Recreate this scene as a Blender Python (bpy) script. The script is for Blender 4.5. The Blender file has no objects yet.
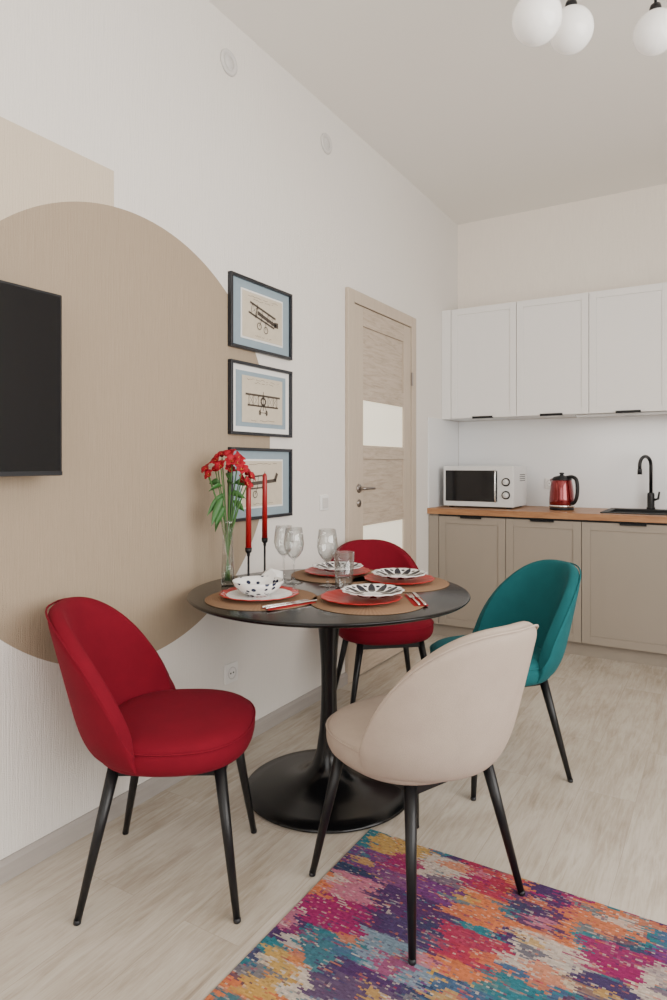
import bpy, bmesh, math, random
from mathutils import Vector, Matrix
random.seed(7)
S=bpy.context.scene
COL=S.collection
pi=math.pi

# ---------------------------------------------------------------- materials
MATS={}
def mat(name,col,rough=.5,metal=0,bump=0,bscale=200,var=0,sheen=0,trans=0,emit=0,spec=None,coat=0,stretch=(1,1,1),ior=None,alpha=None):
    m=bpy.data.materials.new(name); m.use_nodes=True
    nt=m.node_tree; b=nt.nodes['Principled BSDF']
    b.inputs['Base Color'].default_value=col
    b.inputs['Roughness'].default_value=rough
    b.inputs['Metallic'].default_value=metal
    if sheen: b.inputs['Sheen Weight'].default_value=sheen; b.inputs['Sheen Roughness'].default_value=.35; b.inputs['Sheen Tint'].default_value=(min(1,col[0]*1.5+.1),min(1,col[1]*1.5+.03),min(1,col[2]*1.5+.05),1)
    if trans: b.inputs['Transmission Weight'].default_value=trans
    if ior: b.inputs['IOR'].default_value=ior
    if coat: b.inputs['Coat Weight'].default_value=coat; b.inputs['Coat Roughness'].default_value=.08
    if spec is not None: b.inputs['Specular IOR Level'].default_value=spec
    if emit: b.inputs['Emission Color'].default_value=col; b.inputs['Emission Strength'].default_value=emit
    tc=nt.nodes.new('ShaderNodeTexCoord'); mp=nt.nodes.new('ShaderNodeMapping'); mp.inputs['Scale'].default_value=stretch
    nt.links.new(tc.outputs['Object'],mp.inputs['Vector'])
    no=nt.nodes.new('ShaderNodeTexNoise'); no.inputs['Scale'].default_value=bscale; no.inputs['Detail'].default_value=4
    nt.links.new(mp.outputs['Vector'],no.inputs['Vector'])
    if bump:
        bp=nt.nodes.new('ShaderNodeBump'); bp.inputs['Strength'].default_value=bump; bp.inputs['Distance'].default_value=.002
        nt.links.new(no.outputs['Fac'],bp.inputs['Height']); nt.links.new(bp.outputs['Normal'],b.inputs['Normal'])
    if var:
        mx=nt.nodes.new('ShaderNodeMix'); mx.data_type='RGBA'
        mx.inputs['A'].default_value=tuple(c*(1-var) for c in col[:3])+(1,)
        mx.inputs['B'].default_value=tuple(min(1,c*(1+var)) for c in col[:3])+(1,)
        nt.links.new(no.outputs['Fac'],mx.inputs['Factor']); nt.links.new(mx.outputs['Result'],b.inputs['Base Color'])
    MATS[name]=m
    return m
def thin_glass(name,tint=(.97,.98,.98,1),refl=1.0):
    m=bpy.data.materials.new(name); m.use_nodes=True; nt=m.node_tree
    nt.nodes.remove(nt.nodes['Principled BSDF']); out=nt.nodes['Material Output']
    t=nt.nodes.new('ShaderNodeBsdfTransparent'); t.inputs[0].default_value=tint
    g=nt.nodes.new('ShaderNodeBsdfGlossy'); g.inputs['Roughness'].default_value=.03
    lw=nt.nodes.new('ShaderNodeLayerWeight'); lw.inputs['Blend'].default_value=.25
    mm=nt.nodes.new('ShaderNodeMath'); mm.operation='MULTIPLY_ADD'; mm.inputs[1].default_value=.8*refl; mm.inputs[2].default_value=.06
    nt.links.new(lw.outputs['Facing'],mm.inputs[0])
    mx=nt.nodes.new('ShaderNodeMixShader'); nt.links.new(mm.outputs[0],mx.inputs[0]); nt.links.new(t.outputs[0],mx.inputs[1]); nt.links.new(g.outputs[0],mx.inputs[2]); nt.links.new(mx.outputs[0],out.inputs['Surface'])
    return m

class NB:
    def __init__(s,m): s.nt=m.node_tree; s.b=s.nt.nodes['Principled BSDF']
    def n(s,t,**k):
        x=s.nt.nodes.new(t)
        for a,v in k.items(): setattr(x,a,v)
        return x
    def l(s,a,b): s.nt.links.new(a,b)
    def math(s,op,a,b=None,c=None):
        x=s.n('ShaderNodeMath',operation=op)
        for i,v in enumerate((a,b,c)):
            if v is None: continue
            if isinstance(v,(int,float)): x.inputs[i].default_value=v
            else: s.l(v,x.inputs[i])
        return x.outputs[0]
    def vmath(s,op,a,b=None):
        x=s.n('ShaderNodeVectorMath',operation=op)
        for i,v in enumerate((a,b)):
            if v is None: continue
            if isinstance(v,tuple): x.inputs[i].default_value=v
            else: s.l(v,x.inputs[i])
        return x.outputs[0]
    def mix(s,f,a,b):
        x=s.n('ShaderNodeMix',data_type='RGBA')
        for k,v in (('Factor',f),('A',a),('B',b)):
            if isinstance(v,(int,float)): x.inputs[k].default_value=v
            elif isinstance(v,tuple): x.inputs[k].default_value=v
            else: s.l(v,x.inputs[k])
        return x.outputs['Result']
    def coords(s,scale=(1,1,1)):
        tc=s.n('ShaderNodeTexCoord'); mp=s.n('ShaderNodeMapping'); mp.inputs['Scale'].default_value=scale
        s.l(tc.outputs['Object'],mp.inputs['Vector']); return mp.outputs['Vector']
    def xyz(s):
        sp=s.n('ShaderNodeSeparateXYZ'); s.l(s.coords(),sp.inputs[0]); return sp.outputs
    def noise(s,scale,stretch=(1,1,1),detail=4,rough=.5,dist=0,vec=None):
        x=s.n('ShaderNodeTexNoise')
        if vec is None: s.l(s.coords(stretch),x.inputs['Vector'])
        else:
            mp=s.n('ShaderNodeMapping'); mp.inputs['Scale'].default_value=stretch; s.l(vec,mp.inputs['Vector']); s.l(mp.outputs[0],x.inputs['Vector'])
        x.inputs['Scale'].default_value=scale; x.inputs['Detail'].default_value=detail; x.inputs['Roughness'].default_value=rough; x.inputs['Distortion'].default_value=dist
        return x.outputs
    def ramp(s,f,stops,interp='LINEAR'):
        r=s.n('ShaderNodeValToRGB'); cr=r.color_ramp; cr.interpolation=interp
        while len(cr.elements)<len(stops): cr.elements.new(.5)
        for e,(p,c) in zip(cr.elements,stops): e.position=p; e.color=c
        s.l(f,r.inputs[0]); return r.outputs[0]
    def mrange(s,v,a,b,c=0,d=1):
        f=s.n('ShaderNodeMapRange'); s.l(v,f.inputs['Value'])
        for k,x in zip(('From Min','From Max','To Min','To Max'),(a,b,c,d)): f.inputs[k].default_value=x
        return f.outputs[0]
    def bump(s,h,strength,dist=.002):
        bp=s.n('ShaderNodeBump'); bp.inputs['Strength'].default_value=strength; bp.inputs['Distance'].default_value=dist
        s.l(h,bp.inputs['Height']); s.l(bp.outputs['Normal'],s.b.inputs['Normal'])

WHITE=(.76,.725,.68,1)
def wall_mat(name,painted=False,col=WHITE):
    m=mat(name,col,.85); q=NB(m)
    x,y,z=q.xyz()
    n=q.noise(60,(1,3,.12),5,.7)['Fac']
    n2=q.noise(300,(1,1,1),2)['Fac']
    h=q.math('ADD',n,q.math('MULTIPLY',n2,.4))
    q.bump(h,.7,.004)
    c=q.mix(n,tuple(v*.93 for v in col[:3])+(1,),tuple(min(1,v*1.06) for v in col[:3])+(1,))
    if painted:
        rect=q.math('MULTIPLY',q.math('LESS_THAN',y,1.547),q.math('MULTIPLY',q.math('LESS_THAN',z,2.242),q.math('GREATER_THAN',z,1.3)))
        c=q.mix(rect,c,(.60,.51,.395,1))
        dy=q.math('SUBTRACT',y,1.650); dz=q.math('SUBTRACT',z,1.322)
        d=q.math('SQRT',q.math('ADD',q.math('MULTIPLY',dy,dy),q.math('MULTIPLY',dz,dz)))
        cc=q.mix(n,(.305,.235,.163,1),(.385,.305,.220,1))
        c=q.mix(q.math('LESS_THAN',d,.803),c,cc)
    q.l(c,q.b.inputs['Base Color'])
    return m
M_wallL=wall_mat('wallpaper_painted',True)
M_wall=wall_mat('wallpaper_white')
M_wallB=wall_mat('wallpaper_cream',False,(.84,.775,.695,1))
M_ceil=mat('ceiling_paint',(.84,.81,.765,1),.9,bump=.05,bscale=80)
M_floor=mat('laminate_oak',(.6,.53,.45,1),.27,spec=.55); q=NB(M_floor)
br=q.n('ShaderNodeTexBrick'); mp=q.coords((1,1,1))
rot=q.n('ShaderNodeVectorRotate',rotation_type='Z_AXIS'); rot.inputs['Angle'].default_value=pi/2; q.l(mp,rot.inputs['Vector']); q.l(rot.outputs[0],br.inputs['Vector'])
br.inputs['Scale'].default_value=1; br.inputs['Brick Width'].default_value=1.29; br.inputs['Row Height'].default_value=.193; br.inputs['Mortar Size'].default_value=.0008; br.inputs['Mortar Smooth'].default_value=.1; br.offset=.37
br.inputs['Color1'].default_value=(.0,.0,.0,1); br.inputs['Color2'].default_value=(1,1,1,1); br.inputs['Mortar'].default_value=(.5,.5,.5,1)
off=q.vmath('MULTIPLY',br.outputs['Color'],(3.1,7.3,0.0))
gv=q.vmath('ADD',q.coords(),off)
g1=q.noise(9,(5,.45,1),7,.68,1.2,gv)['Fac']; g2=q.noise(2.6,(1.6,.8,1),4,.6,.5,gv)['Fac']; g3=q.noise(45,(4,.25,1),4,.7,0,gv)['Fac']
v=q.math('MULTIPLY_ADD',g2,.45,q.math('MULTIPLY_ADD',g1,.42,q.math('MULTIPLY',g3,.15)))
c=q.ramp(v,[(.36,(.30,.24,.18,1)),(.46,(.41,.35,.275,1)),(.54,(.49,.43,.355,1)),(.66,(.56,.51,.435,1))])
c2=q.mix(.05,c,br.outputs['Color'])
c3=q.mix(q.math('MULTIPLY',br.outputs['Fac'],.5),c2,(.25,.20,.16,1))
q.l(c3,q.b.inputs['Base Color'])
q.bump(g1,.08,.002)
M_base=mat('baseboard_wood',(.36,.33,.305,1),.5,var=.12,bscale=12,stretch=(3,.4,8))
M_door=mat('door_wood',(.60,.50,.40,1),.5); q=NB(M_door)
g=q.noise(18,(1,.35,3.2) ,6,.72,.5)['Fac']
c=q.ramp(g,[(.30,(.335,.26,.195,1)),(.5,(.455,.37,.29,1)),(.70,(.54,.455,.37,1))]); q.l(c,q.b.inputs['Base Color']); q.bump(g,.12,.001)
M_frost=mat('frosted_glass_glow',(.95,.89,.74,1),.22,emit=.50,coat=.4,var=.08,bscale=3)  # panes emit in place of light coming through from the room behind
M_casing=mat('door_casing_wood',(.49,.405,.32,1),.5,var=.12,bscale=20,stretch=(3,3,.3))
M_ubox=mat('cabinet_white',(.80,.785,.765,1),.45,bump=.03)
M_bbox=mat('cabinet_greige',(.295,.252,.205,1),.5,bump=.03)
M_dark=mat('dark_gap',(.03,.028,.026,1),.8)
M_ctop=mat('countertop_wood',(.42,.22,.10,1),.4); q=NB(M_ctop)
g=q.noise(9,(.6,7,7),6,.7,.5)['Fac']; q.l(q.ramp(g,[(.3,(.23,.10,.042,1)),(.55,(.36,.175,.078,1)),(.8,(.46,.25,.12,1))]),q.b.inputs['Base Color'])
M_splash=mat('backsplash_white',(.78,.785,.79,1),.25)
M_black=mat('black_metal',(.006,.006,.007,1),.36,bump=.05,bscale=600,spec=.35)
M_tblack=mat('table_black',(.004,.004,.0045,1),.20,bump=.03,bscale=500,spec=.35)
M_blackp=mat('black_plastic',(.010,.010,.012,1),.45,spec=.35)
M_screen=mat('tv_screen',(.006,.0065,.008,1),.12)
M_chrome=mat('steel',(.75,.74,.72,1),.2,metal=1)
M_hmetal=mat('handle_nickel',(.30,.27,.25,1),.3,metal=1)
M_wplast=mat('white_plastic',(.80,.79,.77,1),.35)
M_vent=mat('vent_plastic',(.60,.58,.56,1),.5)
M_glow=mat('opal_glass',(.92,.90,.87,1),.12,emit=.22)
M_kred=mat('kettle_red',(.20,.003,.008,1),.14,metal=.6,coat=.9)
M_silver=mat('microwave_silver',(.66,.66,.65,1),.35)
M_sinkblk=mat('sink_black',(.02,.02,.02,1),.6,bump=.1)
def fabric(name,col,dk=.78,sheen=.25):
    m=mat(name,col,.9,sheen=sheen,spec=.2); q=NB(m)
    n=q.noise(520,(1,1,1),3)['Fac']; n2=q.noise(14,(1,1,1),5,.65)['Fac']
    c=q.mix(q.math('MULTIPLY_ADD',n2,.6,q.math('MULTIPLY',n,.4)),tuple(v*dk for v in col[:3])+(1,),tuple(min(1,v*1.2) for v in col[:3])+(1,))
    q.l(c,q.b.inputs['Base Color']); q.bump(q.math('MULTIPLY_ADD',n2,.5,n),.5,.0018); return m
F_red=fabric('red_velvet',(.175,.0028,.014,1),.56,sheen=.16)
F_teal=fabric('teal_velvet',(.009,.108,.120,1),.62,sheen=.16)
F_beige=fabric('beige_velvet',(.41,.333,.275,1),.82,.14)
M_candle=mat('red_wax',(.28,.005,.008,1),.4)
M_wick=mat('wick',(.05,.04,.03,1),.9)
M_glass=thin_glass('clear_glass')
M_water=thin_glass('water',(.95,.98,.95,1),.3)
M_stem=mat('green_stem',(.045,.14,.025,1),.5)
M_leaf=mat('green_leaf',(.035,.13,.025,1),.5,var=.3,bscale=40)
M_petal=mat('red_petal',(.34,.005,.018,1),.55,var=.4,bscale=60,spec=.25)
M_petaly=mat('yellow_petal',(.60,.26,.05,1),.55)
M_napw=mat('white_napkin',(.80,.79,.77,1),.9,bump=.3)
M_napr=mat('red_napkin',(.34,.012,.015,1),.85,bump=.3,spec=.2)
M_frame=mat('frame_black',(.010,.012,.017,1),.35)
M_passe=mat('mat_white',(.76,.76,.74,1),.8)
M_pblue=mat('print_blue',(.25,.325,.375,1),.8,var=.08,bscale=30)
M_pcream=mat('print_cream',(.56,.49,.385,1),.8,var=.10,bscale=30)
M_ink=mat('print_ink',(.07,.054,.042,1),.8)
M_redglaze=mat('red_glaze',(.40,.010,.010,1),.35,spec=.3)
def petal_mat(name,n,r0,rad,ink,rim=None,rimc=None,k=.36):
    m=mat(name,(.82,.81,.79,1),.2,spec=.4); q=NB(m)
    x,y,z=q.xyz()
    r=q.math('SQRT',q.math('ADD',q.math('MULTIPLY',x,x),q.math('MULTIPLY',y,y)))
    a=q.math('ARCTAN2',y,x)
    f=q.math('SUBTRACT',q.math('FRACT',q.math('MULTIPLY_ADD',a,n/(2*pi),10.5)),.5)
    arc=q.math('MULTIPLY',q.math('MULTIPLY',f,r),2*pi/n)
    dr=q.math('MULTIPLY',q.math('SUBTRACT',r,r0),k)
    d=q.math('SQRT',q.math('ADD',q.math('MULTIPLY',arc,arc),q.math('MULTIPLY',dr,dr)))
    c=q.mix(q.math('LESS_THAN',d,rad),(.82,.81,.79,1),ink)
    f2=q.math('SUBTRACT',q.math('FRACT',q.math('MULTIPLY_ADD',a,n/(2*pi),10.0)),.5)
    arc2=q.math('MULTIPLY',q.math('MULTIPLY',f2,r),2*pi/n); dr2=q.math('SUBTRACT',r,r0+.022)
    d2=q.math('SQRT',q.math('ADD',q.math('MULTIPLY',arc2,arc2),q.math('MULTIPLY',dr2,dr2)))
    c=q.mix(q.math('LESS_THAN',d2,rad*.6),c,ink)
    if rim: c=q.mix(q.math('GREATER_THAN',r,rim),c,rimc)
    q.l(c,q.b.inputs['Base Color']); return m
P_dots=petal_mat('petal_plate',12,.068,.0130,(.004,.006,.018,1))
P_rim=petal_mat('red_rim_plate',10,.02,.004,(.4,.02,.014,1),.116,(.40,.010,.010,1))
def spot_mat(name,scale,thr,ink):
    m=mat(name,(.82,.81,.79,1),.2,spec=.4); q=NB(m)
    v=q.n('ShaderNodeTexVoronoi'); v.inputs['Scale'].default_value=scale; v.inputs['Randomness'].default_value=.55
    q.l(q.coords(),v.inputs['Vector'])
    q.l(q.mix(q.math('LESS_THAN',v.outputs['Distance'],thr),(.82,.81,.79,1),ink),q.b.inputs['Base Color']); return m
P_bowl=spot_mat('spotted_bowl',40,.34,(.010,.015,.045,1))
M_mat=mat('woven_jute',(.34,.19,.10,1),.9,spec=.2); q=NB(M_mat)
x,y,z=q.xyz(); r=q.math('SQRT',q.math('ADD',q.math('MULTIPLY',x,x),q.math('MULTIPLY',y,y)))
w=q.math('SINE',q.math('MULTIPLY',r,900)); wa=q.math('SINE',q.math('MULTIPLY',q.math('ARCTAN2',y,x),90))
h=q.math('MULTIPLY_ADD',wa,.5,w)
q.l(q.mix(q.math('MULTIPLY_ADD',h,.3,.5),(.18,.098,.055,1),(.34,.215,.13,1)),q.b.inputs['Base Color']); q.bump(h,.6,.002)

# rug : abstract woven patchwork, blocky (coordinates snapped to knots)
M_rug=mat('rug_pile',(.5,.1,.3,1),.97,sheen=.06,spec=.1); q=NB(M_rug)
tc=q.n('ShaderNodeTexCoord')
P=q.vmath('SNAP',tc.outputs['Object'],(.008,.0045,1.0))
dn=q.noise(9,(.7,4.2,1),6,.78,0,P)['Color']
dv=q.vmath('MULTIPLY',q.vmath('SUBTRACT',dn,(.5,.5,.5)),(.34,.06,0))
PD=q.vmath('ADD',P,dv)
PUR=(.055,.030,.10,1); NAV=(.022,.045,.095,1); MAG=(.27,.014,.10,1); CRI=(.35,.022,.065,1); ORG=(.52,.15,.055,1); YEL=(.48,.29,.07,1); TEA=(.018,.155,.19,1); LBL=(.17,.25,.31,1); CRM=(.50,.43,.36,1); PNK=(.46,.15,.21,1); VIO=(.14,.04,.16,1); BLU=(.05,.11,.20,1)
def vor(scale,seedoff,pal,stretch=(1,1.35,1)):
    v=q.n('ShaderNodeTexVoronoi',distance='CHEBYCHEV'); v.inputs['Scale'].default_value=scale; v.inputs['Randomness'].default_value=.6
    mp=q.n('ShaderNodeMapping'); mp.inputs['Scale'].default_value=stretch; mp.inputs['Location'].default_value=(seedoff,seedoff*.7,0); q.l(PD,mp.inputs['Vector']); q.l(mp.outputs[0],v.inputs['Vector'])
    sx=q.n('ShaderNodeSeparateColor'); q.l(v.outputs['Color'],sx.inputs[0])
    k=len(pal); return q.ramp(sx.outputs[0],[(i/k,p) for i,p in enumerate(pal)],'CONSTANT'), sx.outputs[1]
c,_=vor(6.5,0,[PUR,MAG,ORG,TEA,CRM,VIO,BLU,YEL,PUR,NAV,CRM,TEA])
sp=q.n('ShaderNodeSeparateXYZ'); q.l(PD,sp.inputs[0]); X,Y=sp.outputs[0],sp.outputs[1]
rects=[(.93,.09,1.87,.05,YEL),(.88,.07,1.77,.05,VIO),(.99,.06,1.80,.05,MAG),(1.10,.08,1.84,.06,CRM),(1.02,.09,1.71,.045,VIO),(1.08,.14,1.60,.095,PUR),(.92,.07,1.52,.07,MAG),(.90,.07,1.63,.05,PNK),(1.10,.10,1.45,.06,LBL),(.95,.08,1.38,.07,TEA),(.88,.05,1.25,.08,YEL),(1.08,.09,1.32,.07,PUR),
(1.22,.07,1.86,.06,CRI),(1.24,.08,1.73,.06,ORG),(1.27,.08,1.58,.06,CRI),(1.37,.07,1.80,.07,PUR),(1.44,.09,1.64,.07,CRM),(1.40,.08,1.50,.05,TEA),(1.53,.08,1.85,.06,ORG),(1.60,.09,1.72,.06,MAG),(1.60,.08,1.57,.08,PUR),
(1.30,.08,1.40,.06,BLU),(1.46,.08,1.38,.06,TEA),(1.30,.10,1.24,.06,PUR),(1.5,.1,1.24,.07,YEL),(.9,.09,1.1,.06,TEA),(1.72,.07,1.66,.09,CRM),(1.74,.08,1.48,.08,TEA)]
for cx,hw,cy,hh,colr in rects:
    ax=q.math('DIVIDE',q.math('ABSOLUTE',q.math('SUBTRACT',X,cx)),hw)
    ay=q.math('DIVIDE',q.math('ABSOLUTE',q.math('SUBTRACT',Y,cy)),hh)
    c=q.mix(q.mrange(q.math('MAXIMUM',ax,ay),1.06,.98,0,.92),c,colr)
c2,m2=vor(15,3.3,[CRM,MAG,TEA,ORG,PUR,CRM,BLU,YEL,NAV,PNK],(1,1.7,1))
c=q.mix(q.mrange(m2,.74,.76,0,.75),c,c2)
st=q.noise(18,(.7,7,1),5,.8,0,P)['Fac']
stc=q.ramp(q.noise(9,(1,6,1),3,.7,0,P)['Fac'],[(.0,PUR),(.42,CRI),(.46,CRM),(.50,ORG),(.54,PUR),(.58,TEA)],'CONSTANT')
c=q.mix(q.mrange(st,.55,.59,0,.68),c,stc)
st2=q.noise(30,(.8,5,1.0),4,.8,0,P)['Fac']
c=q.mix(q.mrange(st2,.59,.63,0,.45),c,(.56,.48,.40,1))
n5=q.noise(90,(1,2,1),2,.6,0,P)['Fac']
hs=q.n('ShaderNodeHueSaturation'); q.l(q.mrange(n5,.3,.7,.68,1.28),hs.inputs['Value']); hs.inputs['Saturation'].default_value=.98; q.l(c,hs.inputs['Color'])
q.l(hs.outputs[0],q.b.inputs['Base Color']); q.bump(q.noise(300,(1,2.0,1),3)['Fac'],.9,.005)

# ---------------------------------------------------------------- geometry helpers
def empty(name,loc=(0,0,0),rz=0):
    e=bpy.data.objects.new(name,None); COL.objects.link(e); e.location=loc; e.rotation_euler=(0,0,rz); e.empty_display_size=.1; return e
def obj(name,verts,faces,m,parent=None,smooth=False,loc=(0,0,0),rot=(0,0,0)):
    me=bpy.data.meshes.new(name); me.from_pydata([tuple(v) for v in verts],[],faces); me.update()
    bm=bmesh.new(); bm.from_mesh(me); bmesh.ops.recalc_face_normals(bm,faces=bm.faces); bm.to_mesh(me); bm.free()
    o=bpy.data.objects.new(name,me); COL.objects.link(o)
    if m: me.materials.append(m)
    if smooth:
        for p in me.polygons: p.use_smooth=True
    o.location=loc; o.rotation_euler=rot
    if parent: o.parent=parent
    return o
def boxvf(x0,x1,y0,y1,z0,z1):
    v=[(x0,y0,z0),(x1,y0,z0),(x1,y1,z0),(x0,y1,z0),(x0,y0,z1),(x1,y0,z1),(x1,y1,z1),(x0,y1,z1)]
    f=[(0,3,2,1),(4,5,6,7),(0,1,5,4),(1,2,6,5),(2,3,7,6),(3,0,4,7)]
    return v,f
def box(name,x0,x1,y0,y1,z0,z1,m,parent=None,bevel=0,seg=2):
    v,f=boxvf(x0,x1,y0,y1,z0,z1)
    o=obj(name,v,f,m,parent)
    if bevel:
        b=o.modifiers.new('b','BEVEL'); b.width=bevel; b.segments=seg; b.limit_method='ANGLE'
    return o
def boxes(name,lst,m,parent=None,bevel=0):
    V=[];Fc=[]
    for b in lst:
        v,f=boxvf(*b); k=len(V); V+=v; Fc+=[tuple(i+k for i in q_) for q_ in f]
    o=obj(name,V,Fc,m,parent)
    if bevel:
        b=o.modifiers.new('b','BEVEL'); b.width=bevel; b.segments=2; b.limit_method='ANGLE'
    return o
def lathe(name,prof,m,parent=None,seg=64,loc=(0,0,0),rot=(0,0,0),rf=None,smooth=True,scale=None):
    V=[];Fc=[];rings=[]
    for (r,z) in prof:
        if r<1e-6: rings.append([len(V)]); V.append((0,0,z))
        else:
            k=len(V); rings.append(list(range(k,k+seg)))
            for i in range(seg):
                a=2*pi*i/seg; rr=r*(rf(a,r,z) if rf else 1); V.append((rr*math.cos(a),rr*math.sin(a),z))
    for A,B in zip(rings[:-1],rings[1:]):
        for i in range(seg):
            j=(i+1)%seg
            if len(A)==1 and len(B)==1: continue
            if len(A)==1: Fc.append((A[0],B[i],B[j]))
            elif len(B)==1: Fc.append((A[i],A[j],B[0]))
            else: Fc.append((A[i],A[j],B[j],B[i]))
    o=obj(name,V,Fc,m,parent,smooth,loc,rot)
    if scale: o.scale=scale
    return o
def tubevf(pts,rad,seg=12,cap=True,closed=False):
    pts=[Vector(p) for p in pts]; n=len(pts)
    if not isinstance(rad,(list,tuple)): rad=[rad]*n
    V=[];Fc=[]
    def tan(i):
        if closed: return (pts[(i+1)%n]-pts[(i-1)%n]).normalized()
        a=pts[max(0,i-1)]; b=pts[min(n-1,i+1)]; return (b-a).normalized()
    t=tan(0); u=t.orthogonal().normalized()
    for i in range(n):
        t=tan(i); u=(u-t*u.dot(t)).normalized(); w=t.cross(u)
        for k in range(seg):
            a=2*pi*k/seg; V.append(pts[i]+rad[i]*(u*math.cos(a)+w*math.sin(a)))
    m_=n if closed else n-1
    for i in range(m_):
        for k in range(seg):
            a=i*seg+k; b=i*seg+(k+1)%seg; c_=((i+1)%n)*seg+(k+1)%seg; d=((i+1)%n)*seg+k
            Fc.append((a,b,c_,d))
    if cap and not closed:
        Fc.append(tuple(range(seg))); Fc.append(tuple((n-1)*seg+k for k in range(seg)))
    return V,Fc
def smoothpts(pts,n=6):
    pts=[Vector(p) for p in pts]; out=[]
    for i in range(len(pts)-1):
        p0=pts[max(0,i-1)];p1=pts[i];p2=pts[i+1];p3=pts[min(len(pts)-1,i+2)]
        for k in range(n):
            t=k/n; out.append(.5*((2*p1)+(p2-p0)*t+(2*p0-5*p1+4*p2-p3)*t*t+(3*p1-p0-3*p2+p3)*t**3))
    out.append(pts[-1]); return out
def tube(name,pts,rad,m,parent=None,seg=12,closed=False,loc=(0,0,0)):
    V,Fc=tubevf(pts,rad,seg,True,closed); return obj(name,V,Fc,m,parent,True,loc)
def tubes(name,lst,m,parent=None,seg=8):
    V=[];Fc=[]
    for pts,r in lst:
        v,f=tubevf(pts,r,seg); k=len(V); V+=v; Fc+=[tuple(i+k for i in q_) for q_ in f]
    return obj(name,V,Fc,m,parent,True)
def sub(o,l=1):
    s=o.modifiers.new('s','SUBSURF'); s.levels=l; s.render_levels=l; return o

# ---------------------------------------------------------------- room shell
CX=1.82; H=1.22
YB=4.95; ZC=3.13; XR=3.7; YF=-2.0
box('wall_left',-.12,0,YF-.12,YB+.12,0,ZC,M_wallL)
box('wall_back',0,XR,YB,YB+.12,0,ZC,M_wallB)
box('floor',-.12,XR+.12,YF-.12,YB+.12,-.1,0,M_floor)
box('ceiling',-.12,XR+.12,YF-.12,YB+.12,ZC,ZC+.1,M_ceil)
W0,W1=-.9,2.7
def wall_open(name,axis,pos,a0,a1,o0,o1,z0,z1,th=.12):
    L=[(a0,o0,0,ZC),(o1,a1,0,ZC),(o0,o1,0,z0),(o0,o1,z1,ZC)]
    if axis=='x': boxes(name,[(pos,pos+th,a,b,c,d) for a,b,c,d in L],M_wall)
    else: boxes(name,[(a,b,pos-th,pos,c,d) for a,b,c,d in L],M_wall)
wall_open('wall_right','x',XR,YF-.12,YB+.12,W0,W1,.75,2.75)
wall_open('wall_front','y',YF,0,XR,.7,3.1,.75,2.75)
M_wframe=mat('window_frame_white',(.8,.8,.8,1),.4)
w1=empty('window_1'); wm=(W0+W1)/2
boxes('window_frame',[(XR+.02,XR+.08,W0,W1,.75,.81),(XR+.02,XR+.08,W0,W1,2.69,2.75),(XR+.02,XR+.08,W0,W0+.06,.81,2.69),(XR+.02,XR+.08,W1-.06,W1,.81,2.69),(XR+.02,XR+.08,wm-.03,wm+.03,.81,2.69)],M_wframe,w1)
w2=empty('window_2')
boxes('window_frame',[(.7,3.1,YF-.08,YF-.02,.75,.81),(.7,3.1,YF-.08,YF-.02,2.69,2.75),(.7,.76,YF-.08,YF-.02,.81,2.69),(3.04,3.1,YF-.08,YF-.02,.81,2.69),(1.87,1.93,YF-.08,YF-.02,.81,2.69)],M_wframe,w2)
def baseb(name,y0,y1):
    return obj(name,[(0,y0,0),(.018,y0,0),(.018,y0,.05),(.008,y0,.062),(0,y0,.062),(0,y1,0),(.018,y1,0),(.018,y1,.05),(.008,y1,.062),(0,y1,.062)],
      [(0,1,2,3,4),(5,9,8,7,6),(0,5,6,1),(1,6,7,2),(2,7,8,3),(3,8,9,4),(4,9,5,0)],M_base)
baseb('baseboard_left',YF,3.153)
baseb('baseboard_left.001',4.085,4.33)

# ---------------------------------------------------------------- door
d1=empty('door_1')
dy0,dy1,dt=3.153,4.085,2.215
cw=.072
boxes('casing',[(0,.024,dy0,dy0+cw,0,dt),(0,.024,dy1-cw,dy1,0,dt),(0,.024,dy0+cw,dy1-cw,dt-cw,dt)],M_casing,d1,.004)
ly0,ly1,lt=dy0+cw+.004,dy1-cw-.004,dt-cw-.004
sw=.11
rails=[(0.008,.15),(.50,.60),(.865,.935),(1.255,1.335),(1.60,1.69),(lt-.11,lt)]
boxes('leaf_stiles',[(0,.016,ly0,ly0+sw,.008,lt),(0,.016,ly1-sw,ly1,.008,lt)],M_casing,d1,.002)
boxes('leaf_rails',[(0,.016,ly0+sw,ly1-sw,a,b) for a,b in rails],M_door,d1,.002)
pan=[(.15,.50),(.935,1.255),(1.69,lt-.11)]
boxes('leaf_panels',[(0,.005,ly0+sw,ly1-sw,a,b) for a,b in pan],M_door,d1)
boxes('leaf_glass',[(0,.005,ly0+sw,ly1-sw,a,b) for a,b in [(.60,.865),(1.335,1.60)]],M_frost,d1)
boxes('leaf_gap',[(0,.004,ly0-.004,ly0,0,lt),(0,.004,ly1,ly1+.004,0,lt),(0,.004,ly0,ly1,lt,lt+.004)],M_dark,d1)
lathe('handle_rose',[(0,0),(.026,0),(.026,.006),(.022,.009),(0,.009)],M_hmetal,d1,24,(.016,ly0+.055,1.085),(0,pi/2,0))
tube('handle_lever',smoothpts([(.02,ly0+.055,1.085),(.05,ly0+.055,1.085),(.060,ly0+.075,1.085),(.060,ly0+.11,1.085),(.056,ly0+.175,1.083)]),.0085,M_hmetal,d1)
lathe('lock_rose',[(0,0),(.022,0),(.022,.006),(0,.007)],M_hmetal,d1,24,(.016,ly0+.055,1.0),(0,pi/2,0))
boxes('hinges',[(.016,.03,ly1-.004,ly1+.012,z,z+.09) for z in (.25,1.75)],M_hmetal,d1,.003)

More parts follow.
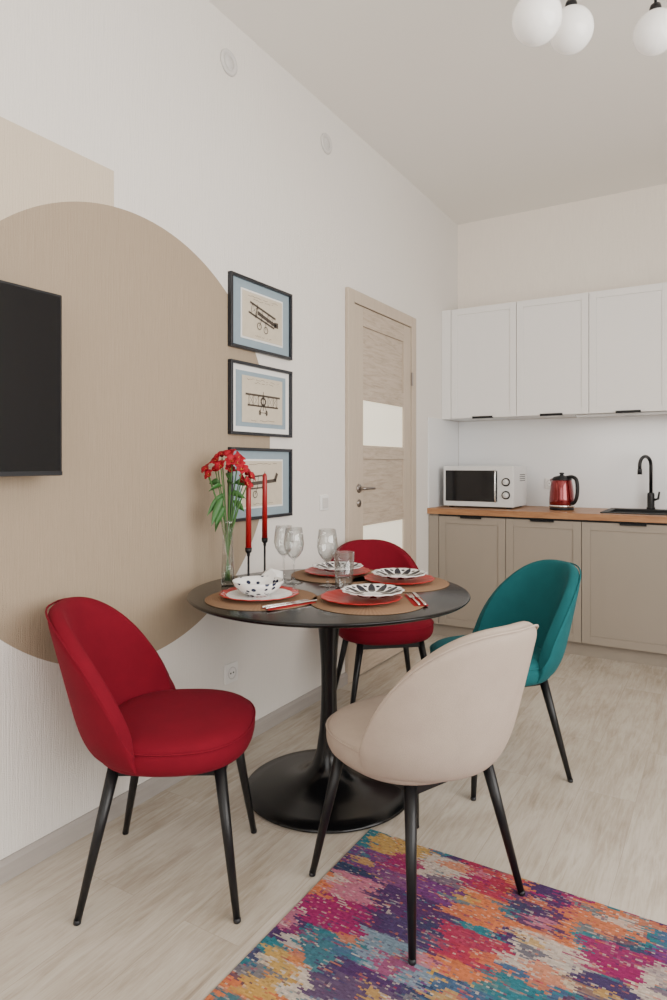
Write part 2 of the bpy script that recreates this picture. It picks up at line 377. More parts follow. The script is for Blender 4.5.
# ---------------------------------------------------------------- wall fittings
def vent(n,y,z):
    lathe(n,[(0,0),(.053,0),(.053,.006),(.049,.010),(.034,.011),(.032,.006),(.030,.006),(.028,.010),(0,.011)],M_vent,None,40,(0,y,z),(0,pi/2,0))
vent('round_vent_cap',2.155,2.94); vent('round_vent_cap',2.95,2.93)
ls=empty('light_switch')
box('plate',0,.010,2.885,2.965,.98,1.06,M_wplast,ls,.004); box('rocker',.010,.015,2.898,2.952,.993,1.047,M_vent,ls,.003)
def outlet_wall(y,z):
    e=empty('power_outlet')
    box('plate',0,.012,y-.042,y+.042,z-.042,z+.042,M_wplast,e,.004)
    lathe('socket',[(0,.004),(.021,.004),(.023,.012),(.026,.012),(.027,0)],M_vent,e,32,(.004,y,z),(0,pi/2,0))
    boxes('pins',[(.009,.0145,y-.012,y-.006,z-.003,z+.003),(.009,.0145,y+.006,y+.012,z-.003,z+.003)],M_dark,e)
outlet_wall(2.165,.33)

# ---------------------------------------------------------------- TV
tv=empty('television')
ty0,ty1,tz0,tz1=.312,1.262,1.188,1.732
box('cabinet',.068,.108,ty0,ty1,tz0,tz1,M_blackp,tv,.004)
box('screen',.108,.1095,ty0+.008,ty1-.008,tz0+.014,tz1-.008,M_screen,tv)
box('bezel_bottom',.108,.111,ty0+.002,ty1-.002,tz0+.001,tz0+.013,M_blackp,tv)
box('rear_housing',.040,.069,ty0+.2,ty1-.2,tz0+.05,tz1-.2,M_blackp,tv,.01)
box('wall_bracket',0,.041,ty0+.33,ty1-.33,tz0+.12,tz1-.25,M_blackp,tv)

# ---------------------------------------------------------------- picture frames
def strips(name,segs,parent,x=.0135):
    V=[];Fc=[]
    for (a,b,w) in segs:
        a=Vector(a);b=Vector(b); d=(b-a)
        if d.length<1e-6: continue
        d.normalize(); n=Vector((-d.y,d.x))*w/2
        k=len(V)
        for p in (a-n,b-n,b+n,a+n): V.append((x,p.x,p.y))
        Fc.append((k,k+1,k+2,k+3))
    return obj(name,V,Fc,M_ink,parent)
def circ(cx,cz,r,w,n=12,sy=1,a0=0,a1=2*pi):
    return [((cx+sy*r*math.cos(a0+(a1-a0)*i/n),cz+r*math.sin(a0+(a1-a0)*i/n)),(cx+sy*r*math.cos(a0+(a1-a0)*(i+1)/n),cz+r*math.sin(a0+(a1-a0)*(i+1)/n)),w) for i in range(n)]
def scrib(cx,cz,w,n=14,h=.004):
    pts=[(cx-w/2+w*i/n,cz+random.uniform(-h,h)) for i in range(n+1)]
    return [(pts[i],pts[i+1],.0014) for i in range(n) if random.random()>.15]
def frame(y0,y1,z0,z1,kind):
    e=empty('picture_frame'); b=.014
    boxes('moulding',[(0,.022,y0,y1,z0,z0+b),(0,.022,y0,y1,z1-b,z1),(0,.022,y0,y0+b,z0+b,z1-b),(0,.022,y1-b,y1,z0+b,z1-b)],M_frame,e,.002)
    box('backing_mat',.001,.008,y0+b,y1-b,z0+b,z1-b,M_passe if kind==2 else M_pblue,e)
    m=.030
    if kind==2: box('print_border',.008,.010,y0+b+m,y1-b-m,z0+b+m*.8,z1-b-m*.8,M_pblue,e)
    m2=.072 if kind!=2 else .070
    Y0,Y1,Z0,Z1=y0+b+m2,y1-b-m2*.85,z0+b+m2*.62,z1-b-m2*.62
    if kind!=2: box('print_margin',.008,.0102,Y0-.008,Y1+.008,Z0-.008,Z1+.008,M_passe,e)
    box('print_sheet',.010,.012,Y0,Y1,Z0,Z1,M_pcream,e)
    cy=(Y0+Y1)/2; cz=(Z0+Z1)/2; w=(Y1-Y0); h=Z1-Z0
    s=[]
    if kind==1:
        def R(p,a=-.22): return (cy+p[0]*math.cos(a)-p[1]*math.sin(a),cz+p[0]*math.sin(a)+p[1]*math.cos(a))
        for zz,ww in ((.035,.010),(-.012,.009)):
            s.append((R((-w*.36,zz)),R((w*.30,zz)),ww))
        for xx in (-.09,-.05,-.01,.03,.07): s.append((R((xx,-.012)),R((xx,.035)),.003))
        for xx in (-.09,-.05,.03): s.append((R((xx,-.012)),R((xx+.04,.035)),.0012)); s.append((R((xx+.04,-.012)),R((xx,.035)),.0012))
        s.append((R((-.045,.010)),R((.10,.004)),.017)); s.append((R((.085,.004)),R((.115,.012)),.026))
        c0=R((-.02,-.045)); s+=circ(c0[0],c0[1],.015,.004); c0=R((.03,-.045)); s+=circ(c0[0],c0[1],.015,.004)
        s.append((R((-.02,-.045)),R((-.01,-.01)),.003)); s.append((R((.03,-.045)),R((.02,-.01)),.003)); s.append((R((-.055,-.02)),R((-.055,.045)),.004))
        s+=scrib(cy,Z1-.016,w*.75); s+=scrib(cy,Z1-.028,w*.5); s+=scrib(cy,Z0+.013,w*.4)
    elif kind==2:
        s.append(((cy-w*.43,cz+.022),(cy+w*.43,cz+.022),.009)); s.append(((cy-w*.38,cz-.026),(cy+w*.38,cz-.026),.008))
        for xx in (-.105,-.075,-.035,.035,.075,.105): s.append(((cy+xx,cz-.026),(cy+xx,cz+.022),.003))
        for xx in (-.105,-.07,.035,.07): s.append(((cy+xx,cz-.026),(cy+xx+.035,cz+.022),.0013)); s.append(((cy+xx+.035,cz-.026),(cy+xx,cz+.022),.0013))
        s+=circ(cy,cz-.004,.017,.010); s.append(((cy,cz-.045),(cy,cz+.04),.004))
        s+=circ(cy-.025,cz-.055,.010,.006,10,.5); s+=circ(cy+.025,cz-.055,.010,.006,10,.5); s.append(((cy-.025,cz-.055),(cy+.025,cz-.055),.003))
        s.append(((cy-.025,cz-.05),(cy-.01,cz-.02),.003)); s.append(((cy+.025,cz-.05),(cy+.01,cz-.02),.003))
        s+=scrib(cy,Z1-.014,w*.8,22); s+=scrib(cy,Z1-.026,w*.5,14); s+=scrib(cy,Z0+.010,w*.6)
    else:
        s.append(((cy-w*.30,cz),(cy+w*.34,cz+.012),.016)); s.append(((cy-w*.34,cz+.03),(cy+w*.06,cz+.038),.008)); s.append(((cy-w*.30,cz-.022),(cy+w*.06,cz-.018),.007))
        for xx in (-.08,-.045,-.01): s.append(((cy+xx,cz-.02),(cy+xx+.01,cz+.035),.003))
        s.append(((cy+w*.30,cz+.01),(cy+w*.36,cz+.045),.018)); s.append(((cy-w*.31,cz-.04),(cy-w*.31,cz+.04),.004))
        s+=circ(cy-.06,cz-.048,.015,.004); s.append(((cy-.06,cz-.048),(cy-.04,cz-.01),.003)); s+=scrib(cy,Z1-.014,w*.7); s+=scrib(cy,Z0+.010,w*.5)
    strips('aircraft_drawing',s,e)
frame(2.150,2.608,1.728,2.048,1); frame(2.150,2.608,1.352,1.673,2); frame(2.150,2.608,.975,1.297,3)

# ---------------------------------------------------------------- kitchen
def shaker(x0,x1,z0,z1,y,lst,fw=.045,t=.018,gap=.002):
    x0+=gap;x1-=gap;z0+=gap;z1-=gap
    lst+= [(x0,x0+fw,y,y+t,z0,z1),(x1-fw,x1,y,y+t,z0,z1),(x0+fw,x1-fw,y,y+t,z0,z0+fw),(x0+fw,x1-fw,y,y+t,z1-fw,z1),(x0+fw,x1-fw,y+.006,y+t,z0+fw,z1-fw)]
KX=[.075,.56,1.043,1.527,2.01,2.494,2.978]
YK=YB-.001
uc=empty('kitchen_upper_cabinets')
uy=4.60; uz0,uz1=1.562,2.375
box('carcass',.002,2.978,uy+.02,YK,uz0+.003,uz1,M_ubox,uc)
L=[]
for a,b in zip(KX[:-1],KX[1:]): shaker(a,b,uz0,uz1,uy,L)
boxes('doors',L,M_ubox,uc,.0015)
box('filler',.002,.073,uy+.002,uy+.02,uz0,uz1,M_ubox,uc)
boxes('finger_pulls',[((a+b)/2-.075,(a+b)/2+.075,uy-.014,uy+.012,uz0-.004,uz0+.001) for a,b in zip(KX[:-1],KX[1:])]+[((a+b)/2-.075,(a+b)/2+.075,uy-.014,uy-.011,uz0-.001,uz0+.012) for a,b in zip(KX[:-1],KX[1:])],M_black,uc)
box('gaps',.07,2.97,uy+.0195,uy+.0205,uz0+.01,uz1-.01,M_dark,uc)
hd=empty('under_cabinet_lamp')
box('housing',.95,1.75,4.66,4.70,uz0-.016,uz0+.002,M_silver,hd,.003)
bc=empty('kitchen_base_cabinets')
by=4.345; bz0,bz1=.09,.873
box('carcass',.002,2.978,by+.02,YK,bz0,bz1,M_bbox,bc)
BX=[.08,.558,1.042,1.642,2.126,2.61,2.978]
L=[]
for a,b in zip(BX[:-1],BX[1:]): shaker(a,b,bz0,bz1-.012,by,L,.05)
boxes('doors',L,M_bbox,bc,.0015)
box('filler',.002,.078,by+.001,by+.02,bz0,bz1-.012,M_bbox,bc)
box('gaps',.07,2.97,by+.0192,by+.0205,bz0+.01,bz1-.001,M_dark,bc)
box('plinth',.002,2.978,by+.05,by+.066,0,bz0,M_bbox,bc)
boxes('finger_pulls',[((a+b)/2-.075,(a+b)/2+.075,by-.014,by+.012,bz1-.0135,bz1-.0095) for a,b in zip(BX[:-1],BX[1:])]+[((a+b)/2-.075,(a+b)/2+.075,by-.014,by-.011,bz1-.024,bz1-.0115) for a,b in zip(BX[:-1],BX[1:])],M_black,bc)
ct=empty('countertop')
c0,c1=.874,.914; sx0,sx1,sy0,sy1=1.16,1.74,4.44,4.84
boxes('slab',[(.001,sx0,4.325,YK,c0,c1),(sx1,2.99,4.325,YK,c0,c1),(sx0,sx1,4.325,sy0,c0,c1),(sx0,sx1,sy1,YK,c0,c1)],M_ctop,ct)
box('backsplash',.012,2.978,YB-.010,YK,c1,uz0,M_splash)
box('backsplash_side_panel',.001,.010,4.335,YB-.011,c1,uz0-.001,M_splash)
sk=empty('kitchen_sink')
boxes('rim',[(sx0-.02,sx1+.02,sy0-.02,sy0+.012,c1,c1+.008),(sx0-.02,sx1+.02,sy1-.03,sy1+.05,c1,c1+.008),(sx0-.02,sx0+.02,sy0+.012,sy1-.03,c1,c1+.008),(sx1-.02,sx1+.02,sy0+.012,sy1-.03,c1,c1+.008)],M_sinkblk,sk,.003)
boxes('basin',[(sx0,sx0+.006,sy0,sy1,c1-.035,c1),(sx1-.006,sx1,sy0,sy1,c1-.035,c1),(sx0,sx1,sy0,sy0+.006,c1-.035,c1),(sx0,sx1,sy1-.006,sy1,c1-.035,c1),(sx0,sx1,sy0,sy1,c1-.039,c1-.033)],M_sinkblk,sk)
fa=empty('faucet',(1.395,4.85,c1+.008))
lathe('body',[(0,0),(.027,0),(.027,.012),(.023,.016),(.023,.10),(.019,.112),(0,.112)],M_black,fa,32)
pts=[(0,0,.11),(0,0,.29)]
for i in range(0,13):
    a=pi*i/12; k=.5*(1-math.cos(a)); pts.append((-.055*k,-.13*k,.295+.06*math.sin(a)))
pts.append((-.055,-.13,.27))
tube('spout',pts,.0115,M_black,fa,14)
tube('nozzle',[(-.055,-.13,.272),(-.055,-.13,.235)],[.014,.015],M_black,fa,16)
tube('lever',[(.02,-.005,.065),(.045,-.01,.072),(.052,-.012,.12)],[.009,.008,.006],M_black,fa)
mw=empty('microwave_oven')
mx0,mx1,my0,my1,mz0,mz1=.065,.575,4.47,4.835,.926,1.212
box('housing',mx0,mx1,my0+.02,my1,mz0,mz1,M_silver,mw,.006)
box('front_panel',mx0,mx1,my0+.004,my0+.022,mz0,mz1,M_silver,mw,.004)
box('door_window',mx0+.018,mx1-.112,my0,my0+.006,mz0+.035,mz1-.030,M_screen,mw,.012,4)
tube('door_handle',smoothpts([(mx1-.120,my0+.004,mz0+.04),(mx1-.120,my0-.024,mz0+.055),(mx1-.120,my0-.026,mz1-.05),(mx1-.120,my0+.004,mz1-.035)]),.0055,M_chrome,mw)
for i,z in enumerate((mz0+.085,mz0+.175)):
    lathe('knob_ring_%d'%(i+1),[(0,0),(.030,0),(.030,.002),(0,.002)],M_blackp,mw,24,(mx1-.052,my0+.004,z),(pi/2,0,0))
    lathe('knob_%d'%(i+1),[(0,0),(.021,0),(.019,.020),(0,.021)],M_silver,mw,24,(mx1-.052,my0+.003,z),(pi/2,0,0))
boxes('feet',[(a,a+.03,b,b+.03,c1,mz0+.002) for a in (mx0+.03,mx1-.06) for b in (my0+.04,my1-.06)],M_blackp,mw)
boxes('side_vents',[(mx1,mx1+.001,my1-.20,my1-.06,mz0+.18+.014*i,mz0+.185+.014*i) for i in range(4)],M_dark,mw)
kt=empty('electric_kettle',(.865,4.62,c1),-.5)
lathe('base',[(0,0),(.078,0),(.08,.01),(.074,.020),(0,.020)],M_blackp,kt,40)
lathe('body',[(0,.022),(.074,.022),(.081,.035),(.083,.07),(.080,.12),(.074,.165),(.068,.195),(.064,.205),(0,.205)],M_kred,kt,48)
lathe('lower_band',[(.075,.018),(.0835,.022),(.0835,.030),(.080,.034)],M_chrome,kt,48)
lathe('lid',[(.066,.203),(.064,.213),(.050,.226),(.020,.234),(.012,.236),(.012,.243),(.018,.247),(.014,.254),(0,.255)],M_blackp,kt,40)
tube('handle',smoothpts([(.045,0,.222),(.085,0,.226),(.120,0,.208),(.130,0,.15),(.122,0,.085),(.10,0,.052),(.072,0,.048)]),.0125,M_blackp,kt)
tube('spout',[(-.045,0,.165),(-.072,0,.188),(-.092,0,.206)],[.030,.020,.010],M_kred,kt)
po=empty('power_outlet',(.72,YB-.0105,1.085))
box('plate',-.04,.04,-.008,0,-.04,.04,M_wplast,po,.004)
lathe('socket',[(0,-.004),(.021,-.004),(.023,.004),(.027,.003),(.027,0)],M_vent,po,32,(0,-.008,0),(pi/2,0,0))
boxes('pins',[(-.012,-.006,-.0085,-.007,-.003,.003),(.006,.012,-.0085,-.007,-.003,.003)],M_dark,po)

# ---------------------------------------------------------------- rug
box('area_rug',.805,2.45,-.45,1.928,0,.006,M_rug,None,.003)

# ---------------------------------------------------------------- table
TX,TY=.538,2.10; ZT=.747
tb=empty('dining_table',(TX,TY,0))
lathe('pedestal',[(0,0),(.305,0),(.314,.004),(.316,.010),(.308,.015),(.26,.021),(.19,.030),(.13,.043),(.088,.066),(.062,.10),(.046,.15),(.036,.22),(.031,.30),(.029,.38),(.030,.46),(.034,.54),(.041,.61),(.052,.67),(.064,.71),(.070,.7225),(0,.7225)],M_tblack,tb,96)
lathe('tabletop',[(0,.7225),(.46,.7225),(.495,.727),(.517,.734),(.524,.741),(.522,.7455),(.516,.747),(0,.747)],M_tblack,tb,128)

# ---------------------------------------------------------------- chairs
TH=math.radians(80)
def shellpt(t,s):
    at=abs(t); th=pi+t*TH
    h=.055+.362*max(0,(1-at**2.6))**.60
    zb=.400+.010*at
    z=zb+s*h
    k=(z-.40)/.42
    tuck=.88+.12*min(1,(s*h)/.07)**.7
    cx=-.006-.114*k**1.1
    rx=.224; ry=.236*(1+.05*math.sin(min(1,k)*pi))
    c_,s_=math.cos(th),math.sin(th)
    return Vector((cx+rx*tuck*c_,ry*tuck*s_,z))
def chair(x,y,fx,fy,fab,zoff=0):
    e=empty('dining_chair',(x,y,zoff),math.atan2(fy,fx))
    NT,NS=33,9
    ts=[math.sin((-1+2*i/(NT-1))*pi/2*.92)/math.sin(pi/2*.92) for i in range(NT)]
    V=[shellpt(t,j/(NS-1)) for t in ts for j in range(NS)]
    Fc=[(i*NS+j,(i+1)*NS+j,(i+1)*NS+j+1,i*NS+j+1) for i in range(NT-1) for j in range(NS-1)]
    o=obj('backrest',V,Fc,fab,e,True)
    so=o.modifiers.new('so','SOLIDIFY'); so.thickness=.050; so.offset=0; so.use_even_offset=False
    sub(o,2)
    for side,nm in ((1,'seam_piping_outer'),(-1,'seam_piping_inner')):
        out=[]
        for i,t in enumerate(ts):
            p=shellpt(t,1.0); th=pi+t*TH
            n=Vector((math.cos(th),math.sin(th),.15)).normalized()
            out.append(p+n*.0198*side-Vector((0,0,.012)))
        tube(nm,out[1:-1],.0030,fab,e,8)
    def sup(a,ax,ay,n=2.5):
        c_,s_=math.cos(a),math.sin(a)
        r=(abs(c_/ax)**n+abs(s_/ay)**n)**(-1/n); return r*c_,r*s_
    prof=[(.0,.380),(.6,.380),(.88,.384),(.965,.399),(1.0,.424),(1.0,.447),(.975,.466),(.90,.479),(.75,.487),(.5,.491),(.25,.492),(0,.492)]
    SG=48; V=[];R=[]
    for r,z in prof:
        if r==0: R.append([len(V)]); V.append((.012,0,z)); continue
        R.append(list(range(len(V),len(V)+SG)))
        for i in range(SG):
            X_,Y_=sup(2*pi*i/SG,.224,.240); V.append((.012+r*X_,r*Y_,z))
    Fc=[]
    for A,B in zip(R[:-1],R[1:]):
        for i in range(SG):
            j=(i+1)%SG
            if len(A)==1: Fc.append((A[0],B[i],B[j]))
            elif len(B)==1: Fc.append((A[i],A[j],B[0]))
            else: Fc.append((A[i],A[j],B[j],B[i]))
    sub(obj('seat',V,Fc,fab,e,True),1)
    pp=[]
    for i in range(SG):
        X_,Y_=sup(2*pi*i/SG,.224,.240); pp.append((.012+.992*X_,.992*Y_,.458))
    tube('seat_piping',pp,.003,fab,e,8,closed=True)
    boxes('under_frame',[(-.15,.17,-.15,-.12,.362,.384),(-.15,.17,.12,.15,.362,.384),(-.15,-.12,-.12,.12,.362,.384),(.14,.17,-.12,.12,.362,.384)],M_black,e)
    n=1
    for sx in (-1,1):
        for sy in (-1,1):
            a=Vector((.01+sx*.145,sy*.145,.388)); b=Vector((.0+sx*.212,sy*.212,.004))
            tube('leg_%d'%n,[a,a.lerp(b,.5),b],[.0175,.0135,.0095],M_black,e,16)
            lathe('foot_cap_%d'%n,[(0,0),(.0095,0),(.0105,.004),(.0095,.012),(0,.012)],M_blackp,e,12,(b.x,b.y,0)); n+=1
    return e
chair(.412,1.425,.85,.53,F_red)
chair(1.051,1.735,-.926,.377,F_beige,.0065)
chair(1.012,2.595,-.65,-.76,F_teal)
chair(.372,2.88,.656,-.755,F_red)

# ---------------------------------------------------------------- tableware
def scal(n,amp,rmin):
    return lambda a,r,z: 1+(amp*math.cos(n*a) if r>rmin else 0)
def place_mat(x,y):
    lathe('placemat',[(0,0),(.196,0),(.199,.002),(.196,.004),(0,.004)],M_mat,None,72,(x,y,ZT))
pm=[(.415,1.845),(.765,1.985),(.700,2.375),(.395,2.405)]
for x,y in pm: place_mat(x,y)
def plate(name,r,m,x,y,z,sc=None,h=.016,rot=0):
    k=r
    return lathe(name,[(0,0),(k*.55,0),(k*.60,.002),(k*.95,h-.003),(k,h),(k*.99,h+.002),(k*.93,h-.001),(k*.62,.006),(k*.55,.004),(0,.004)],m,None,96,(x,y,z),(0,0,rot),sc)
zt=ZT+.0045
sca=scal(16,.018,.08)
plate('dinner_plate',.140,P_rim,pm[0][0]-.01,pm[0][1]+.0,zt,sca)
plate('dinner_plate',.140,M_redglaze,pm[1][0]-.02,pm[1][1]-.01,zt,sca)
plate('dinner_plate',.140,M_redglaze,pm[2][0],pm[2][1],zt,sca)
plate('dinner_plate',.140,M_redglaze,pm[3][0],pm[3][1],zt,sca)
sc2=scal(14,.03,.06)
plate('dessert_plate',.108,P_dots,pm[1][0]+.010,pm[1][1]+.016,zt+.019,sc2,.018)
plate('dessert_plate',.108,P_dots,pm[2][0],pm[2][1],zt+.019,sc2,.018)
plate('dessert_plate',.108,P_dots,pm[3][0],pm[3][1],zt+.019,sc2,.018)
def bowl(name,r,h,x,y,z,m):
    lathe(name,[(0,0),(r*.42,0),(r*.45,.004),(r*.70,h*.28),(r*.9,h*.65),(r,h),(r*.975,h+.001),(r*.87,h*.66),(r*.66,h*.32),(r*.4,.012),(0,.009)],m,None,64,(x,y,z))
bowl('soup_bowl',.092,.052,pm[0][0]-.025,pm[0][1]+.012,zt+.0045,P_bowl)
def cutlery(x,y,rz,kind):
    e=empty(kind,(x,y,ZT+.0102),rz)
    tube('handle',[(-.10,0,0),(-.06,0,.001),(0,0,.0),(.02,0,0)],[.0045,.004,.003,.0025],M_chrome,e,8)
    if kind=='fork':
        boxes('head',[(.02,.05,-.009,.009,-.001,.001)],M_chrome,e,.0005)
        boxes('tines',[(.05,.085,-.009+.0055*i,-.009+.0055*i+.0022,-.001,.001) for i in range(4)],M_chrome,e)
    else:
        obj('blade',[(.02,-.006,-.001),(.10,-.007,-.001),(.112,.004,-.001),(.02,.006,-.001),(.02,-.006,.001),(.10,-.007,.001),(.112,.004,.001),(.02,.006,.001)],[(0,3,2,1),(4,5,6,7),(0,1,5,4),(1,2,6,5),(2,3,7,6),(3,0,4,7)],M_chrome,e)
def nap(x,y,rz):
    e=empty('cloth_napkin',(x,y,ZT+.0042),rz)
    box('folded_cloth',-.095,.095,-.024,.024,0,.0015,M_napr,e)
def setting(i,ang,off=.168):
    cx,cy=pm[i]; dx,dy=math.cos(ang),math.sin(ang)
    x,y=cx+dx*off,cy+dy*off
    nap(x,y,ang+pi/2); cutlery(x-dx*.009,y-dy*.009,ang+pi/2,'fork'); cutlery(x+dx*.012,y+dy*.012,ang+pi/2,'table_knife')
setting(0,math.radians(-20)); setting(1,math.radians(35))
def wine(x,y):
    lathe('wine_glass',[(0,0),(.034,0),(.035,.0015),(.02,.004),(.006,.008),(.004,.02),(.0036,.085),(.006,.095),(.022,.108),(.036,.13),(.041,.155),(.038,.19),(.033,.222),(.0318,.222),(.0365,.19),(.0395,.155),(.0345,.131),(.021,.110),(.004,.0995),(0,.099)],M_glass,None,48,(x,y,ZT))
wine(.255,2.205); wine(.340,2.155); wine(.488,2.170)
def tumb(x,y,z=ZT):
    lathe('drinking_glass',[(0,0),(.032,0),(.033,.002),(.040,.14),(.0388,.1405),(.0320,.010),(.030,.008),(0,.008)],M_glass,None,48,(x,y,z))
tumb(.572,2.155)
def candle(x,y,zb,ztop):
    e=empty('candlestick',(x,y,ZT)); zb-=ZT; ztop-=ZT
    lathe('holder',[(0,0),(.036,0),(.037,.003),(.033,.006),(.012,.009),(.006,.016),(.0045,.03),(.0045,zb-.03),(.007,zb-.024),(.006,zb-.018),(.013,zb-.010),(.014,zb+.006),(.012,zb+.006),(.011,zb-.004),(0,zb-.004)],M_black,e,32)
    tube('candle',[(0,0,zb-.004),(0,0,ztop-.012),(0,0,ztop-.004),(0,0,ztop)],[.0120,.0100,.007,.003],M_candle,e,20)
    tube('wick',[(0,0,ztop-.001),(.001,0,ztop+.008)],.0012,M_wick,e,6)
candle(.185,2.06,.883,1.138); candle(.146,2.219,.905,1.185)
e=empty('table_napkin',(.272,2.090,ZT),.4)
V=[(-.045,-.036,0),(.045,-.036,0),(.045,.036,0),(-.045,.036,0),(-.040,-.02,.030),(.03,-.028,.042),(.045,.02,.048),(-.02,.028,.056),(.0,0,.062)]
obj('folded_cloth',V,[(0,3,2,1),(0,1,5,4),(1,2,6,5),(2,3,7,6),(3,0,4,7),(4,5,8),(5,6,8),(6,7,8),(7,4,8)],M_napw,e)
# vase and flowers
vx,vy=.155,1.968
fv=empty('vase_of_flowers',(vx,vy,ZT))
lathe('vase',[(0,0),(.024,0),(.026,.003),(.025,.06),(.022,.14),(.021,.20),(.026,.245),(.030,.258),(.0285,.258),(.024,.243),(.0192,.20),(.0202,.14),(.023,.06),(.023,.014),(0,.012)],M_glass,fv,40)
lathe('water',[(0,.0125),(.0226,.0145),(.0226,.06),(.0199,.12),(0,.12)],M_water,fv,32)
Rr=Vector((.857,.515,0)); Fr=Vector((-.515,.857,0))
def cam(a,b,z): return Rr*a+Fr*b+Vector((0,0,z))
HP=[(-.082,.00,.455),(-.048,.03,.490),(-.022,-.025,.468),(.006,.02,.512),(.040,-.02,.478),(.070,.02,.440),(-.066,-.03,.435),(.010,-.01,.455),(.078,-.03,.400),(-.030,.045,.512),(.036,.04,.500),(.086,.01,.428),(.052,0,.412),(-.045,-.01,.455),(.022,-.03,.487),(.058,-.03,.455)]
stems=[]
for i,(a,b,z) in enumerate(HP):
    top=cam(a,b,z-.008); base=cam(-a*.12,-b*.1,.02); mid=cam(a*.10,b*.1,.25)
    stems.append(([(1-t)**2*base+2*t*(1-t)*mid+t*t*top for t in [k/8 for k in range(9)]],.0022))
tubes('stems',stems,M_stem,fv,6)
PV=[];PF=[];YV=[];YF_=[]
def petal(cen,ax,side,L,W,V,Fc):
    n=side.cross(ax); k=len(V)
    for j in range(5):
        t=j/4; w=W*math.sin(pi*min(.95,(.08+t*.82)))
        c_=cen+ax*(L*.9*t*(1-.35*t))+side*(L*(.30*t+.50*t*t))
        V.append(c_-n*w+ax*w*.3); V.append(c_); V.append(c_+n*w+ax*w*.3)
    for j in range(4):
        a=k+3*j; Fc.append((a,a+1,a+4,a+3)); Fc.append((a+1,a+2,a+5,a+4))
for i,(a,b,z) in enumerate(HP):
    cen=cam(a,b,z); sc_=random.uniform(.8,1.1)
    ax=Vector((Rr*(a*9+random.uniform(-.3,.3))+Fr*(b*4-.35+random.uniform(-.2,.2))+Vector((0,0,.45)))); ax.normalize()
    u=ax.orthogonal().normalized(); w=ax.cross(u)
    for f in range(6):
        an=f*pi/3+i; side=(u*math.cos(an)+w*math.sin(an))
        petal(cen-ax*.008,ax,side,(.031+.005*(f%2))*sc_,.0135*sc_,PV,PF)
    for f in range(3):
        an=f*2*pi/3+i+.5; side=(u*math.cos(an)+w*math.sin(an)); petal(cen-ax*.004,ax,side*.5,.018,.0022,YV,YF_)
o=obj('flower_petals',PV,PF,M_petal,fv,True); so=o.modifiers.new('s','SOLIDIFY'); so.thickness=.0008
o=obj('flower_throats',YV,YF_,M_petaly,fv,True); so=o.modifiers.new('s','SOLIDIFY'); so.thickness=.0008
LV=[];LF=[]
def leaf(p0,d,up,L,W):
    d=d.normalized(); n=d.cross(up).normalized(); k=len(LV)
    for j in range(7):
        t=j/6; w=W*math.sin(pi*min(1,t*.96+.04)); c_=p0+d*(L*t)+Vector((0,0,-L*.45*t*t))
        LV.append(c_-n*w+Vector((0,0,.003))); LV.append(c_); LV.append(c_+n*w+Vector((0,0,.003)))
    for j in range(6):
        a=k+3*j; LF.append((a,a+1,a+4,a+3)); LF.append((a+1,a+2,a+5,a+4))
for a,b,z,da,db,dz,Lh in [(-.01,0,.36,-.7,-.3,-.5,.085),(-.02,0,.33,-.35,.2,-.9,.09),(-.015,-.01,.35,-.45,-.3,-.8,.09),(.01,0,.36,.9,.1,.1,.06),(.0,0,.40,.4,-.6,.3,.07),(-.03,0,.40,-.8,.2,.4,.05),(.02,.01,.33,.6,.3,-.3,.05),(-.01,-.01,.31,-.5,-.2,-.7,.06),(0,0,.42,.1,.5,.5,.06),(.03,0,.40,.9,0,.3,.05),(-.02,-.02,.39,-.5,-.5,.1,.06)]:
    leaf(cam(a,b,z),Rr*da+Fr*db+Vector((0,0,dz)),Fr+Vector((0,0,.4)),Lh,.015)
o=obj('leaves',LV,LF,M_leaf,fv,True); so=o.modifiers.new('s','SOLIDIFY'); so.thickness=.0008

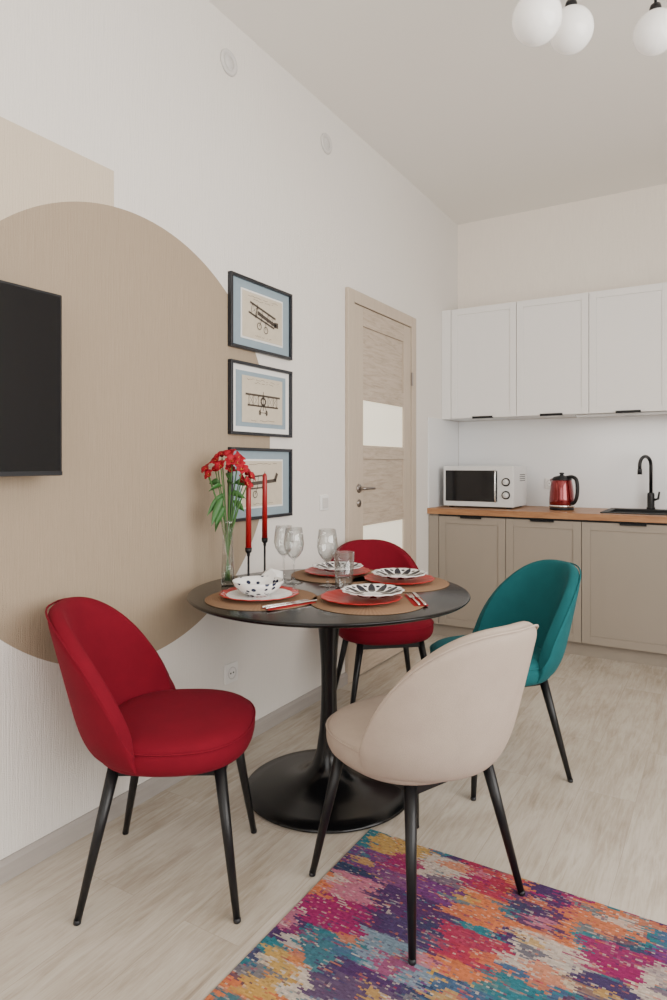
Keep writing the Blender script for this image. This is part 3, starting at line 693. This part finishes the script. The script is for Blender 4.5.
# ---------------------------------------------------------------- pendant lamp
pl=empty('chandelier',(1.66,2.2,0))
lathe('canopy',[(0,ZC),(.06,ZC),(.06,ZC-.02),(.05,ZC-.028),(0,ZC-.028)],M_black,pl,40)
tube('stem',[(0,0,ZC-.02),(0,0,2.82)],.007,M_black,pl)
lathe('hub',[(0,2.80),(.028,2.80),(.032,2.82),(.028,2.86),(0,2.87)],M_black,pl,32)
balls=[(1.341,1.972,2.548),(1.378,2.285,2.680),(1.612,2.535,2.735),(2.02,2.32,2.66),(1.95,1.90,2.74),(1.64,1.78,2.70)]
for i,(x,y,z) in enumerate(balls):
    x-=1.66;y-=2.2; r=.072
    tube('arm_%d'%(i+1),smoothpts([(0,0,2.835),(x*.5,y*.5,2.86),(x*.9,y*.9,2.85),(x,y,2.83),(x,y,z+.085)]),.005,M_black,pl,8)
    lathe('cap_%d'%(i+1),[(0,z+.095),(.017,z+.095),(.020,z+.085),(.020,z+.064),(0,z+.064)],M_black,pl,24,(x,y,0))
    lathe('globe_%d'%(i+1),[(r*math.sin(pi*k/24) if 0<k<24 else 0,z-r*math.cos(pi*k/24)) for k in range(25)],M_glow,pl,40,(x,y,0))

# ---------------------------------------------------------------- lights
def area(name,loc,rot,sx,sy,p,col):
    l=bpy.data.lights.new(name,'AREA'); l.shape='RECTANGLE'; l.size=sx; l.size_y=sy; l.energy=p; l.color=col
    o=bpy.data.objects.new(name,l); COL.objects.link(o); o.location=loc; o.rotation_euler=rot; return o
area('window_light_right',(XR-.01,wm,1.75),(0,pi/2,0),2.0,W1-W0,185,(1,.965,.92))
area('window_light_front',(1.9,YF+.01,1.75),(pi/2,0,0),2.4,2.0,50,(1,.97,.93))
area('under_cabinet_light',(1.35,4.68,uz0-.018),(0,0,0),.8,.03,1.5,(1,.95,.88))
w=bpy.data.worlds.new('World'); S.world=w; w.use_nodes=True
bg=w.node_tree.nodes['Background']; sky=w.node_tree.nodes.new('ShaderNodeTexSky'); sky.sky_type='HOSEK_WILKIE'
w.node_tree.links.new(sky.outputs[0],bg.inputs['Color']); bg.inputs['Strength'].default_value=.8

# ---------------------------------------------------------------- camera
cd=bpy.data.cameras.new('camera'); co=bpy.data.objects.new('camera',cd); COL.objects.link(co)
co.location=(CX,0,H); co.rotation_euler=(pi/2,0,math.radians(31))
cd.sensor_fit='VERTICAL'; cd.sensor_height=36; cd.sensor_width=24; cd.lens=36*.651; cd.shift_y=-.035; cd.clip_start=.05
S.camera=co
